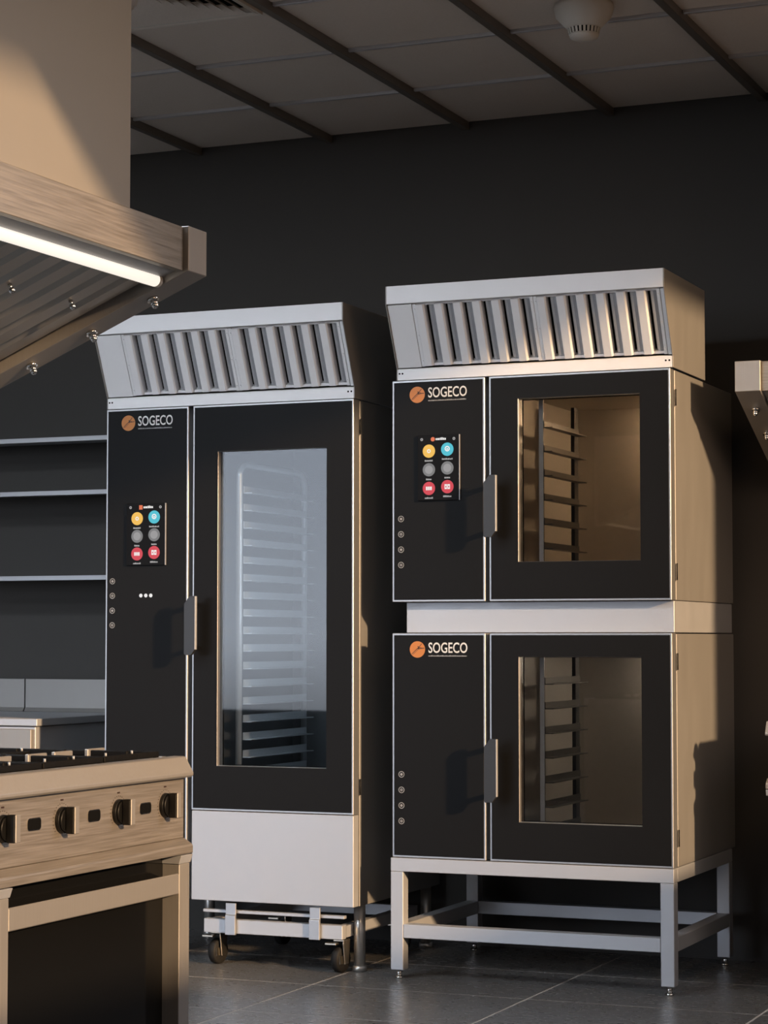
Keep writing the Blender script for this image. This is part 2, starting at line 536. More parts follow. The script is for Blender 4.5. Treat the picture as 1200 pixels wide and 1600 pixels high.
def add_screen(panel, x0, x1, z0, z1, y, square_logo=False):
    w_, h = x1 - x0, z1 - z0
    MB().box(x0, x1, y - .007, y - .0002, z0, z1, .0008).build('touch_screen', M['screen'], panel)
    MB().box(x1 + .0002, x1 + .0016, y - .007, y - .0004, z0 + .0006, z1 - .0006).build('sunlit_screen_edge', M['steel'], panel)  # pale strip added so the screen's sunlit side reads bright
    ys = y - .0071
    cxs = (x0 + w_ * .275, x0 + w_ * .72)
    czs = (z1 - h * .245, z1 - h * .53, z1 - h * .815)
    cols = [('e_yellow', 'e_cyan'), ('e_grey', 'e_grey'), ('e_red', 'e_red')]
    k = 0
    for zi, cz in enumerate(czs):
        for xi, cx in enumerate(cxs):
            cz_ = cz + (.004 if xi else 0)
            b = MB().disc(cx, cz_, w_ * .150, ys - .0005, ys, 30).build('screen_button', M[cols[zi][xi]], panel)
            b['label'] = [['yellow screen button', 'turquoise screen button'], ['grey screen button', 'grey screen button'], ['red screen button', 'red screen button']][zi][xi]
            yi = ys - .0006
            mb = MB()
            if zi == 0 and xi == 0:
                mb.disc(cx, cz_, w_ * .045, yi - .0003, yi, 16, w_ * .022)
            elif zi == 0:
                mb.disc(cx, cz_ + w_ * .012, w_ * .062, yi - .0003, yi, 18, w_ * .036)
                mb.disc(cx, cz_ + w_ * .006, w_ * .020, yi - .0003, yi, 12)
            elif zi == 1:
                mb.disc(cx, cz_, w_ * .095, yi - .0003, yi, 20)
            elif xi == 0:
                for q in range(3):
                    mb.box(cx - w_ * .07 + q * w_ * .05, cx - w_ * .03 + q * w_ * .05, yi - .0003, yi, cz_ - w_ * .04, cz_ + w_ * .04)
            else:
                for q in (0, 1):
                    mb.frame(cx - w_ * .065 + q * w_ * .07, cx - w_ * .005 + q * w_ * .07, cz_ - w_ * .055, cz_ + w_ * .055,
                             cx - w_ * .047 + q * w_ * .07, cx - w_ * .023 + q * w_ * .07, cz_ - w_ * .02, cz_ + w_ * .02, yi - .0003, yi)
            mb.build('button_icon', M['e_grey2'] if zi == 1 else M['e_white'], panel)
            cw = w_ * (.13 if xi and zi == 0 else .10 if zi != 1 else .07)
            bars_text(MB(), cx - cw, cx + cw, cz_ - w_ * .215, w_ * .04, ys, k, 8).build('caption', M['e_caption'], panel)
            k += 1
    for cx in (x0 + w_ * .10, x1 - w_ * .12):
        MB().disc(cx, z1 - h * .065, w_ * .032, ys - .0003, ys, 16, w_ * .014).build('screen_symbol', M['e_caption'], panel)
    cx, cz = x0 + w_ * .37, z1 - h * .065
    if square_logo:
        MB().box(cx - w_ * .045, cx + w_ * .045, ys - .0004, ys, cz - w_ * .05, cz + w_ * .05).build('screen_emblem', M['e_orange'], panel)
    else:
        MB().disc(cx, cz, w_ * .05, ys - .0004, ys, 20).build('screen_emblem', M['e_orange'], panel)
    bars_text(MB(), cx + w_ * .07, cx + w_ * .33, cz + .001, w_ * .06, ys, 99, 7).build('screen_title', M['e_white'], panel)

def add_keys(panel, x, zs, y):
    for k, z in enumerate(zs):
        MB().disc(x, z, .0098, y - .0004, y, 26, .0078).disc(x, z, .0042, y - .0004, y, 14, .0018 if k % 2 else 0).build('touch_key', M['printgrey'], panel)

def add_handle(door, x0, z0, z1):
    """flat chamfered grip standing off the door on an upper and a lower bracket"""
    c = .013
    pts = [(x0, z0 + .004), (x0 + .004, z0), (x0 + .026, z0), (x0 + .039, z0 + c * 1.3), (x0 + .039, z1), (x0 + .020, z1), (x0, z1 - c * 1.9)]
    MB().prism(pts, 'y', -.062, -.048, .0008).build('handle', M['handle'], door)
    MB().box(x0 + .0392, x0 + .0412, -.062, -.050, z0 + c * 1.3 + .001, z1 - .001, .0004).build('handle_edge', M['steel'], door)
    for z in (z0 + .016, z1 - .034):
        MB().box(x0 + .004, x0 + .014, -.0476, -.0015, z, z + .014, .001).build('handle_bracket', M['handle'], door)

def make_oven(label, loc, W, H, D, dz0, xm1, xm2, win, hz, glass, logo_seed, screen=None, keys=None, dots=None, panel_z0=0.0, sq=False, lamp=None):
    """root at the lower left front corner; x right, y back"""
    t = thing('combi_oven', label, 'oven', loc)
    cx0, cx1 = xm2 + .045, W - .045                  # cavity
    cz0, cz1 = dz0 + .05, H - .045
    yb = .049
    b = MB()
    b.box(.002, cx0 - .004, yb, D, 0.0, H - .002, .0015)
    b.box(cx1 + .004, W, yb, D, 0.0, H - .002, .0015)
    b.box(cx0 - .004, cx1 + .004, yb, D, cz1 + .004, H - .002)
    b.box(cx0 - .004, cx1 + .004, yb, D, 0.0, cz0 - .004)
    b.box(cx0 - .004, cx1 + .004, D - .06, D, cz0 - .004, cz1 + .004)
    b.build('body', M['sheet'], t)
    l = MB()
    yl0, yl1 = yb + .001, D - .064
    l.box(cx0 - .003, cx0, yl0, yl1, cz0, cz1).box(cx1, cx1 + .003, yl0, yl1, cz0, cz1)
    l.box(cx0, cx1, yl0, yl1, cz1, cz1 + .003).box(cx0, cx1, yl0, yl1, cz0 - .003, cz0).box(cx0, cx1, yl1 - .003, yl1, cz0, cz1)
    l.build('oven_chamber', M['liner_tower' if lamp else 'liner'], t)
    # control column
    p = MB().box(0.0, xm1, 0.0035, .045, panel_z0, H, .0012).build('control_panel', M['trim'], t)
    MB().box(.006, xm1 - .006, 0.0018, .0034, panel_z0 + .006, H - .006, .0006).build('panel_face', M['black'], p)
    yp = .0016
    add_logo(p, *logo_seed[:2], yp, logo_seed[2])
    if screen:
        add_screen(p, *screen, yp, sq)
    if keys:
        add_keys(p, keys[0], keys[1], yp)
    if dots:
        for q in range(3):
            MB().disc(dots[0] + q * .0185, dots[1], .0062, yp - .0006, yp, 18).build('indicator_light', M['e_white'], p)
    # door leaf with a real opening
    wx0, wx1, wz0, wz1 = win
    d = MB().frame(xm2, W - .0015, dz0, H, wx0, wx1, wz0, wz1, .0035, .045, .0012).build('door', M['trim'], t)
    MB().frame(xm2 + .006, W - .0075, dz0 + .006, H - .006, wx0 - .0005, wx1 + .0005, wz0 - .0005, wz1 + .0005, .0018, .0034).build('door_face', M['black'], d)
    MB().box(wx0 + .001, wx1 - .001, .020, .024, wz0 + .001, wz1 - .001).build('glass_pane', M[glass], d)
    MB().frame(wx0 - .02, wx1 + .02, wz0 - .02, wz1 + .02, wx0 + .002, wx1 - .002, wz0 + .002, wz1 - .002, .0455, .0485).build('door_gasket', M['rubber'], d)
    add_handle(d, xm2 + .004, *hz)
    for z in (dz0 + .06, H - .11):
        MB().cyl((W + .004, .046, z), (W + .004, .046, z + .05), .0022, n=12).build('hinge', M['rubber'], d)
    if lamp:
        MB().cyl((cx1 - .075, D - .12, cz1 - .0005), (cx1 - .075, D - .12, cz1 - .012), .030, .026, 20).build('chamber_lamp', M[lamp], t)
    return t, (cx0, cx1, cz0, cz1, D)

def add_rack(t, cav, zs, xl=None):
    """ladder rack on each side wall of the chamber: uprights and angled tray rails"""
    cx0, cx1, cz0, cz1, D = cav
    rk = MB()
    sides = ((1, cx0 + .100), (-1, cx1 - .03))
    for s, x in sides:
        for y, w_ in ((.080, .005), (.405, .020)):
            rk.box(x - .006, x + .006, y - w_, y + w_, cz0 + .010, cz1 - .02, .001)
    r = rk.build('tray_rack', M['handle'], t)
    for s, x in sides:
        MB().box(x - .007, x + .007, .0735, .0745, cz0 + .010, cz1 - .02).build('rack_edge', M['rail'], r)
    for s, x in sides:
        for z in zs:
            MB().prism([(x + s * .007, z), (x + s * .036, z), (x + s * .036, z + .003), (x + s * .010, z + .003), (x + s * .010, z + .022), (x + s * .007, z + .022)], 'y', .076, .42).build('tray_rail', M['dull'], r)

# --- stacked pair on the right
OW, OH, OD = .900, .693, .742
WIN = (.418, .804, .120, .621)
up, cav = make_oven('upper combi oven of the stacked pair, black front with lit touch screen, under hood', (-.900, 0, 1.1642), OW, OH, OD, 0.0, .309, .323, WIN,
              (.194, .384), 'glass_dark', (.085, OH - .0463, 3), (.089, .227, .314, .518), (.030, (.259, .211, .163, .115)), lamp='halogen')
add_rack(up, cav, [cz * .075 + .085 for cz in range(7)])
lo, cav = make_oven('lower combi oven of the stacked pair, black front without screen, on steel stand', (-.900, 0, .3735), OW, OH, OD, 0.0, .309, .323, WIN,
              (.181, .373), 'glass_dark', (.085, OH - .0503, 4), None, (.031, (.2555, .2075, .1595, .1115)), lamp='halogen_dim')
add_rack(lo, cav, [cz * .075 + .085 for cz in range(7)])
sp = MB().box(-.867, -.004, .040, .738, 1.0680, 1.1628, .0015).build('stacking_spacer', M['steel'])
sp['label'] = 'plain steel spacer band between the two stacked ovens'
sp['category'] = 'spacer'

# stand
st = thing('oven_stand', 'open square-tube steel stand on small feet carrying the stacked ovens', 'stand', (-.905, 0.0, 0))
SW, SD, ST, TB = .905, .70, .3715, .042
mb_top = MB()
for (xa, ya) in ((0, 0), (SW - TB, 0), (0, SD - TB), (SW - TB, SD - TB)):
    lg = MB().box(xa, xa + TB, ya, ya + TB, .027, ST - TB - .0004, .0018).build('leg', M['steel'], st)
    MB().cyl((xa + TB / 2, ya + TB / 2, 0.004), (xa + TB / 2, ya + TB / 2, .0268), .0085, n=16).cyl((xa + TB / 2, ya + TB / 2, 0.0003), (xa + TB / 2, ya + TB / 2, .006), .013, n=16).build('levelling_foot', M['chrome'], lg)
for nm, z1_ in (('top_rail', ST), ('lower_rail', .168)):
    z0_ = z1_ - TB
    e = 0.0005
    a0 = 0 if nm == 'top_rail' else TB + e
    MB().box(a0, SW - a0, 0, TB, z0_, z1_, .0015).build(nm, M['steel'], st)
    MB().box(a0, SW - a0, SD - TB, SD, z0_, z1_, .0015).build(nm, M['steel'], st)
    MB().box(0, TB, TB + e, SD - TB - e, z0_, z1_, .0015).build(nm, M['steel'], st)
    MB().box(SW - TB, SW, TB + e, SD - TB - e, z0_, z1_, .0015).build(nm, M['steel'], st)

# --- tall roll-in oven on the left
LX, LB, LT = -1.9295, .209, 1.8086
LH = LT - LB
tall, cavL = make_oven('tall black roll-in combi oven with long window, left of the stacked pair', (LX, 0, LB), .898, LH, .735, .289, .307, .324,
              (.416, .803, .641 - LB, 1.657 - LB), (.997 - LB, 1.187 - LB), 'glass', (.083, 1.7615 - LB, 5), (.083, .226, 1.290 - LB, 1.494 - LB),
              (.0265, (1.239 - LB, 1.191 - LB, 1.142 - LB, 1.094 - LB)), (.134, 1.191 - LB), 0.0, True)
MB().box(.325, .8965, .004, .044, .001, .2865, .0015).build('apron_panel', M['steel'], tall)
for (x, y) in ((.040, .085), (.876, .100), (.040, .68), (.868, .68)):
    MB().cyl((x, y, -LB + .018), (x, y, -.0006), .0185, n=24).cyl((x, y, -LB + .0004), (x, y, -LB + .018), .0225, n=24).build('leg', M['leg'], tall)
cx0, cx1, cz0, cz1, D_ = cavL
lamp = MB().box(cx1 - .06, cx1 - .012, .075, .095, cz0 + .25, cz1 - .25, .004).build('chamber_lamp', M['ovenlamp'], tall)
lamp['label'] = 'cool white strip lamp inside the tall oven'

# trolley rolled into the tall oven
tr = thing('rack_trolley', 'tube-framed tray trolley on castors rolled into the tall oven, seen through its window', 'trolley', (LX, 0, 0))
tx0_, tx1_ = cx0 + .066, cx1 - .035
zt_, zb_ = 1.622, cz0 + LB + .012
for x in (tx0_ + .01, tx1_ - .01):
    rr = .045
    pts = [(x, .100, zb_)]
    pts.append((x, .100, zt_ - rr))
    for k in range(1, 7):
        a = math.pi / 2 * k / 6
        pts.append((x, .100 + rr - rr * math.cos(a), zt_ - rr + rr * math.sin(a)))
    for k in range(0, 7):
        a = math.pi / 2 * k / 6
        pts.append((x, .60 - rr + rr * math.sin(a), zt_ - rr + rr * math.cos(a)))
    pts.append((x, .60, zb_))
    MB().tube(pts, .0105, 12).build('side_frame', M['rail'], tr)
for s, x in ((1, tx0_ + .01), (-1, tx1_ - .01)):
    for k in range(17):
        z = zb_ + .045 + k * .0575
        MB().prism([(x + s * .011, z), (x + s * .042, z), (x + s * .042, z + .003), (x + s * .014, z + .003), (x + s * .014, z + .024), (x + s * .011, z + .024)], 'y', .108, .592).build('tray_rail', M['rail'], tr)
# undercarriage below the oven: two front bars, hooks, castors
MB().box(.365, .862, .010, .030, .172, .1815, .001).build('upper_bar', M['steel'], tr)
MB().box(.370, .858, .006, .036, .108, .152, .0015).build('lower_bar', M['steel'], tr)
for x in (.452, .748):
    MB().prism([(-.006, .105), (.0045, .105), (.0045, .205), (-.001, .205), (-.001, .170), (-.006, .166)], 'x', x, x + .036, .0008).build('hook_bracket', M['trim'], tr)
MB().box(.370, .400, .038, .60, .112, .148).box(.828, .858, .038, .60, .112, .148).box(.370, .858, .602, .63, .112, .148).build('chassis', M['steel'], tr)
for (x, y) in ((.388, .075), (.832, .055), (.388, .56), (.832, .56)):
    rz = .38
    cst = MB().lathe([(.004, .0), (.0365, .0), (.041, .004), (.041, .023), (.0365, .027), (.004, .027)], (0, 0, 0), 28).build('castor_wheel', M['rubber'], tr)
    cst.rotation_euler = (0, R(90), -R(9))
    cst.location = (x - .014, y, .0414)
    f = MB()
    # hub, fork and brake pedal, built about the wheel's own axis
    f.cyl((0, 0, -.002), (0, 0, .0285), .016, n=18)
    f.prism([(-.012, -.030), (.012, -.030), (.014, .0), (.012, .012), (-.012, .012)], 'z', .0275, .0300)
    hb = f.build('castor_hub', M['brass'], cst)
    fk = MB()
    fk.prism([(-.014, -.014), (.014, -.014), (.026, .050), (.026, .0575), (-.026, .0575), (-.026, .050)], 'x', x + .0165, x + .0205, .0008)
    for v in fk.bm.verts:
        v.co.y += y
        v.co.z += .0414
    fk.box(x - .016, x + .0205, y - .024, y + .024, .0990, .1045, .001)
    fk.box(x - .034, x + .004, y - .050, y - .026, .0900, .0965, .001)
    fk.build('castor_fork', M['brass'], tr)

# ------------------------------------------------------------------ hoods standing on the ovens
def make_vent_hood(label, loc, W, H, strip, blank):
    """root at lower left front corner; slanting filter face leaning out to a lip at the top"""
    t = thing('oven_hood', label, 'hood', loc, group=None)
    D, lipy, liph = .375, -.092, .056
    zl = H - liph
    prof = [(0, 0), (0, strip), (lipy, zl), (lipy, H), (D, H), (D, 0)]
    for a, b in ((0.0, .003), (W - .003, W)):
        MB().prism(prof, 'x', a, b, .0006).build('side_panel', M['sheet'], t)
    e = .0034
    MB().box(e, W - e, lipy, lipy + .004, zl, H, .0008).box(e, W - e, lipy + .004, D, H - .004, H).box(e, W - e, lipy + .004, lipy + .03, zl, zl + .003).build('lip', M['hood'], t)
    MB().prism([(0, 0), (0, strip), (.012, strip + .004), (.012, .0)], 'x', e, W - e, .0006).build('base_strip', M['hood'], t)
    MB().box(e, W - e, D - .004, D, .001, H - .005).build('back_panel', M['sheet'], t)
    # slanted plane: u along x, s up the slope, n out of it
    p0, p1 = Vector((.004, strip + .002)), Vector((lipy + .006, zl - .001))
    s_dir = (p1 - p0).normalized(); L = (p1 - p0).length
    n_dir = Vector((-s_dir.y, s_dir.x))
    if n_dir.x > 0:
        n_dir = -n_dir
    def P(s, n):
        q = p0 + s_dir * s + n_dir * n
        return (q.x, q.y)
    def slab(mb, xa, xb, s0, s1, n0, n1, bev=0):
        mb.prism([P(s0, n0), P(s1, n0), P(s1, n1), P(s0, n1)], 'x', xa, xb, bev)
        return mb
    slab(MB(), e, W - e, .002, L - .002, -.050, -.047).build('filter_backing', M['darkvoid'], t)
    xb0 = blank
    slab(MB(), e, xb0 - .0015, .003, L - .003, -.006, -.001, .0006).build('blank_panel', M['hood'], t)
    xe = W - .016
    half = (xe - xb0) / 2
    for h in (0, 1):
        xa = xb0 + h * half
        xz = xa + half - .0012
        # each cassette: edge strips, end rails and six folded baffles in front of inner ridges
        fr = MB()
        slab(fr, xa, xa + .010, .004, L - .004, -.010, -.002, .0006)
        slab(fr, xz - .010, xz, .004, L - .004, -.010, -.002, .0006)
        slab(fr, xa + .010, xz - .010, .004, .012, -.040, -.010)
        slab(fr, xa + .010, xz - .010, L - .010, L - .004, -.040, -.010)
        for xs in (xa + .006, xz - .006):
            for s in (.022, L * .5, L - .02):
                c = P(s, -.0018); c2 = P(s, .0005)
                fr.cyl((xs, c[0], c[1]), (xs, c2[0], c2[1]), .0026, n=8)
        fr.build('filter_frame', M['hood'], t)
        pitch = (xz - xa - .020) / 6
        for k in range(6):
            x = xa + .010 + k * pitch
            wv = pitch * .44
            # folded channel: flat front with two returns; the right return is rolled
            ch = MB()
            pr = [(x, -.022), (x + .0012, -.022), (x + .0012, -.003), (x + .003, -.0013), (x + wv - .005, -.0013), (x + wv - .001, -.005), (x + wv - .001, -.030),
                  (x + wv + .001, -.030), (x + wv + .001, -.004), (x + wv - .003, .0005), (x + .002, .0005), (x, -.002)]
            def ext(mb, poly, s0, s1):
                tb = bmesh.new()
                A = [tb.verts.new((px, *P(s0, pn))) for px, pn in poly]
                B = [tb.verts.new((px, *P(s1, pn))) for px, pn in poly]
                n_ = len(poly)
                tb.faces.new(A); tb.faces.new(B[::-1])
                for i in range(n_):
                    tb.faces.new((A[i], B[i], B[(i + 1) % n_], A[(i + 1) % n_]))
                bmesh.ops.recalc_face_normals(tb, faces=tb.faces[:])
                mb._merge(tb)
            ext(ch, pr, .006, L - .006)
            ch.build('baffle', M['hood'], t)
            inner = MB()
            xi = x + wv + .0115
            wi = pitch - wv - .0145
            pri = [(xi, -.036), (xi, -.018), (xi + wi * .5, -.012), (xi + wi, -.018), (xi + wi, -.036)]
            ext(inner, pri, .014, L - .012)
            inner.build('inner_baffle', M['steel'], t)  # darker steel than the front baffles, deepening the slot shade by colour
    for x in (.010, .020, W - .022, W - .011):
        MB().cyl((x, -.0008, strip * .62), (x, .0004, strip * .62), .0030, n=10).build('rivet', M['darkvoid'], t)
    slab(MB(), xe + .0012, W - e, .003, L - .003, -.006, -.001, .0006).build('blank_panel', M['hood'], t)
    return t

make_vent_hood('warm-lit slatted steel hood on top of the stacked ovens', (-.884, 0, 1.8582), .893, .284, .034, .085)
make_vent_hood('cool-lit slatted steel hood on top of the tall roll-in oven', (LX + .002, 0, 1.8098), .899, .293, .035, .098)

# ------------------------------------------------------------------ ranges and their wall-type hoods
def make_range(label, loc, rz, W=.735, D=.62):
    """x from -W (left) to 0 (right), front nose at y=0"""
    t = thing('gas_range', label, 'range', loc, rz)
    MB().prism([(.020, .7615), (.004, .762), (.0, .766), (.0, .772), (.018, .803), (.022, .805), (.045, .805), (.045, .797), (.026, .790)], 'x', -W, 0, .0008).build('nosing', M['steel_z'], t)
    MB().box(-W + .004, -.004, .0205, .060, .637, .7610, .0008).build('control_fascia', M['steel_x'], t)
    MB().prism([(.022, .6362), (.002, .624), (.0, .620), (.0, .606), (.010, .604), (.030, .615), (.030, .6362)], 'x', -W, 0, .0008).build('lower_lip', M['steel_x'], t)
    for xa in (-W, -.050):
        MB().prism([(.0, .6035), (.006, .586), (.050, .586), (.050, .6035)], 'x', xa, xa + .050, .0008).build('corner_bracket', M['steel'], t)
        MB().box(xa + (0.006 if xa < -.1 else .002), xa + .046, .006, .060, .001, .5855, .0012).build('front_post', M['steel_z'], t)
    MB().box(-W + .0475, -.0475, .007, .013, .525, .567, .002).build('towel_bar', M['steel_z'], t)
    MB().box(-W + .048, -.048, .045, .052, .03, .598).build('oven_door', M['blackglass'], t)
    MB().box(-W + .003, -.003, .0615, D, .02, .780, .0015).build('casing', M['sheet'], t)
    MB().box(-W + .02, -.02, .062, D - .02, .7815, .7870).build('hob_tray', M['iron'], t)
    MB().box(-W + .003, -.003, D - .018, D, .7815, .806, .001).build('rear_upstand', M['steel'], t)
    for xa in (-W + .003, -.017):
        MB().box(xa, xa + .014, .0625, D - .019, .7805, .8035, .001).build('shade_rim', M['steel_z'], t)  # added to close a gap in the range's cast shadow
    # knobs and the sight slots between them
    kx = (-.085, -.275, -.487, -.690)
    for x in kx:
        k = MB().cyl((x, .0200, .709), (x, .012, .709), .0250, .0245, 28).cyl((x, .012, .709), (x, .008, .709), .0225, .020, 28).build('knob', M['knob'], t)
        MB().prism([(x - .008, .684), (x + .008, .684), (x + .008, .734), (x - .008, .734)], 'y', -.010, .0076, .0015).build('knob_grip', M['knob'], k)
        MB().prism([(x - .008, .684), (x + .008, .684), (x + .008, .735), (x - .008, .735)], 'y', -.0135, -.0103, .0012).build('knob_cap', M['steel_z'], k)
        tk = MB()
        for a in range(-130, 131, 13):
            an = R(a + 90)
            c, s = math.cos(an), math.sin(an)
            tk.cyl((x + c * .0310, .0202, .709 + s * .0310), (x + c * .0310, .0199, .709 + s * .0310), .0010, n=6)
        tk.box(x - .005, x + .005, .0199, .0203, .7450, .7480)
        tk.build('dial_mark', M['printdark'], k)
    for x in (-.168, -.370, -.585):
        r = .006
        def rrect(w2, h2, rad):
            out = []
            for qx, qz, a0 in ((1, 1, 0), (-1, 1, 90), (-1, -1, 180), (1, -1, 270)):
                for k_ in range(5):
                    a = R(a0 + 90 * k_ / 4)
                    out.append((x + qx * (w2 - rad) + rad * math.cos(a), .7085 + qz * (h2 - rad) + rad * math.sin(a)))
            return out
        sl = MB().prism(rrect(.0235, .0115, .007), 'y', .0190, .0204).build('sight_slot', M['chrome'], t)
        MB().prism(rrect(.0215, .0097, .006), 'y', .0183, .0189).build('slot_opening', M['darkvoid'], sl)
    # cast grates: two across, two deep
    gw = (W - .05) / 3
    for gi in range(3):
        for gj in range(2):
            xa = -W + .025 + gi * gw + .003; xb = xa + gw - .006
            ya = .066 + gj * .262; yb_ = ya + .254
            z0, z1 = .803, .815
            q = MB()
            q.box(xa, xb, ya, ya + .011, z0, z1, .0015).box(xa, xb, yb_ - .011, yb_, z0, z1, .0015)
            q.box(xa, xa + .011, ya + .011, yb_ - .011, z0, z1, .0015).box(xb - .011, xb, ya + .011, yb_ - .011, z0, z1, .0015)
            xc, yc = (xa + xb) / 2, (ya + yb_) / 2
            q.box(xc - .0045, xc + .0045, ya + .011, yc - .03, z0, z1 + .006, .0015).box(xc - .0045, xc + .0045, yc + .03, yb_ - .011, z0, z1 + .006, .0015)
            for fx, fy in ((xa + .005, ya + .005), (xb - .005, ya + .005), (xa + .005, yb_ - .005), (xb - .005, yb_ - .005)):
                q.cyl((fx, fy, .7875), (fx, fy, z0 + .001), .006, n=8)
            gr = q.build('pan_grate', M['iron'], t)
            for xq in (xa + .0115, xc + .03):
                MB().box(xq, xq + (xb - xa) / 2 - .0415, yc - .0045, yc + .0045, z0, z1 + .006, .0015).build('sunlit_grate_bar', M['steel_z'], gr)  # pale steel instead of iron: the bars' sunlit faces put into the colour
            for fx in (xa + .012, xc + .006):
                MB().cyl((fx, ya + .0055, z1 - .001), (fx, ya + .0055, z1 + .0065), .0024, n=10).build('grate_pin', M['steel'], gr)
            MB().cyl((xc, yc, .7875), (xc, yc, .796), .040, n=24).cyl((xc, yc, .796), (xc, yc, .801), .030, .026, 24).build('burner', M['iron'], t)
    for xa in (-W + .02, -.06):
        for y in (.09, D - .06):
            MB().cyl((xa + .02, y, .0005), (xa + .02, y, .0195), .016, n=14).build('foot', M['handle'], t)
    return t

make_range('brushed steel gas range with black knobs and a towel bar, in the left foreground', (-.397, -2.262, 0), R(90))
make_range('steel gas range just right of the stacked ovens, only its rounded front corner showing', (.2475 + .735, .120, 0), 0)

def make_range_hood(label, loc, rz, W, D, flue, tube_on=True):
    """x from -W to 0, front at y=0; box lip in front, underside slanting down to the back"""
    t = thing('range_hood', label, 'hood', loc, rz)
    z0, z1, sl, cw = 1.795, 1.887, .425, .078
    lipd = .030
    ce_ = [(0, z0), (0, z1), (D, z1), (D, z0 - sl * D)]
    for xa in (-W, -cw):
        cap = MB().prism([(0, z0), (0, z1), (D, z1), (D, z0 - sl * D)], 'x', xa, xa + cw, .0012).build('end_cap', M['steel_z'], t)
        for k in range(4):
            y = .105 + k * .145
            zb = z0 - sl * y
            if y < D - .03:
                nrm = Vector((0, -sl, -1)).normalized()
                p = Vector((xa + cw * .5, y, zb))
                MB().cyl(p, p + nrm * .006, .0125, n=18).cyl(p + nrm * .006, p + nrm * .016, .0085, .0078, 16).ball(p + nrm * .016, .0078).build('acorn_nut', M['chrome'], cap)
    e = .0012
    MB().box(-W + cw + e, -cw - e, .012, .030, z0, z1 - .002, .0012).build('fascia', M['steel_x'], t)
    MB().prism([(.0305, z1 - .006), (D, z1 - .006), (D, z1 - .002), (.0305, z1 - .002)], 'x', -W + cw + e, -cw - e).build('top_panel', M['steel'], t)
    MB().box(-W + cw + e, -cw - e, D - .004, D, z0 - sl * D + .012, z1 - .007).build('back_panel', M['steel'], t)
    # reflector behind the tube, then the baffle filters
    y0 = .095
    def zs(y, up):
        return z0 - sl * y + up
    MB().prism([(.0308, z0 + .002), (.092, zs(.092, .014)), (.092, zs(.092, .018)), (.0308, z0 + .006)], 'x', -W + cw + e, -cw - e).build('reflector', M['steel'], t)
    pitch = .0745
    n = int((W - 2 * cw - .03) / pitch)
    xs = -cw - .022
    MB().prism([(y0, zs(y0, .062)), (D - .006, zs(D - .006, .062)), (D - .006, zs(D - .006, .065)), (y0, zs(y0, .065))], 'x', -W + cw + e, -cw - e).build('filter_backing', M['darkvoid'], t)
    for k in range(n):
        xb = xs - k * pitch
        xa = xb - pitch * .82
        b = MB()
        # shallow folded tray section, running down the slope
        poly = [(xa, .056), (xa, .034), (xa + .012, .018), (xb - .005, .018), (xb, .024), (xb, .056), (xb - .002, .056), (xb - .002, .025), (xb - .0058, .0202), (xa + .0128, .0202), (xa + .002, .0348), (xa + .002, .056)]
        tb = bmesh.new()
        A = [tb.verts.new((px, y0 + .002, zs(y0 + .002, u))) for px, u in poly]
        B = [tb.verts.new((px, D - .008, zs(D - .008, u))) for px, u in poly]
        m_ = len(poly)
        tb.faces.new(A); tb.faces.new(B[::-1])
        for i in range(m_):
            tb.faces.new((A[i], B[i], B[(i + 1) % m_], A[(i + 1) % m_]))
        bmesh.ops.recalc_face_normals(tb, faces=tb.faces[:])
        b._merge(tb)
        bf = b.build('baffle', M['grease'], t)
        if k % 3 == 1:
            p = Vector(((xa + xb) / 2, .20, zs(.20, .0175)))
            nrm = Vector((0, -sl, -1)).normalized()
            MB().cyl(p, p + nrm * .010, .004, n=10).ball(p + nrm * .013, .0072).build('filter_knob', M['chrome'], bf)
    # fluorescent tube under the lip
    ty, tz = .070, z0 - .017
    MB().cyl((-W + cw + .03, ty, tz), (-cw - .016, ty, tz), .0135, n=20).build('light_tube', M['tube'], t)['label'] = 'glowing tube lamp'
    for xa in (-W + cw + .010, -cw - .0155):
        MB().cyl((xa, ty, tz), (xa + .012, ty, tz), .0138, n=20).box(xa, xa + .012, ty - .008, ty + .008, tz + .010, z0 - .001).build('lamp_holder', M['cream'], t)
    # flue casing up to the ceiling
    MB().box(flue[0], flue[1], .034, .034 + flue[2], z1 - .0015, ZC - .032, .001).build('flue_casing', M['flue'], t)
    return t

make_range_hood('big brushed steel extractor hood with glowing tube and flue casing, top left', (-.330, -2.342, 0), R(90), 1.75, .66, (-1.5, -.258, .42))
make_range_hood('steel extractor hood at the right edge, beside the stacked ovens', (.155 + 1.30, .165, 0), 0, 1.30, .61, (-1.04, -.262, .40))

# ------------------------------------------------------------------ left background: work cabinet and wall shelves
cb = thing('work_cabinet', 'low steel work cabinet with dark top and upstand, left of the tall oven', 'cabinet', (-2.26, .12, 0))
MB().box(-1.60, .0, -.004, .640, .752, .777, .002).build('worktop', M['steel'], cb)
MB().box(-1.59, -.010, .004, .636, .09, .7495, .002).build('carcass', M['steel'], cb)
for xa in (-1.588, -1.062, -.536):
    MB().box(xa, xa + .520, -.0160, .0035, .095, .742, .002).build('door', M['sheet'], cb)
for xa in (-1.60, -.4615):
    xb = -.4665 if xa < -1 else .0
    MB().prism([(.642, .7775), (.662, .7775), (.662, .899), (.654, .899), (.654, .792)], 'x', xa, xb, .0008).build('upstand', M['sheet'], cb)
for xa in (-1.55, -.08):
    for y in (.05, .58):
        MB().cyl((xa, y, .0005), (xa, y, .0895), .018, n=14).build('foot', M['chrome'], cb)
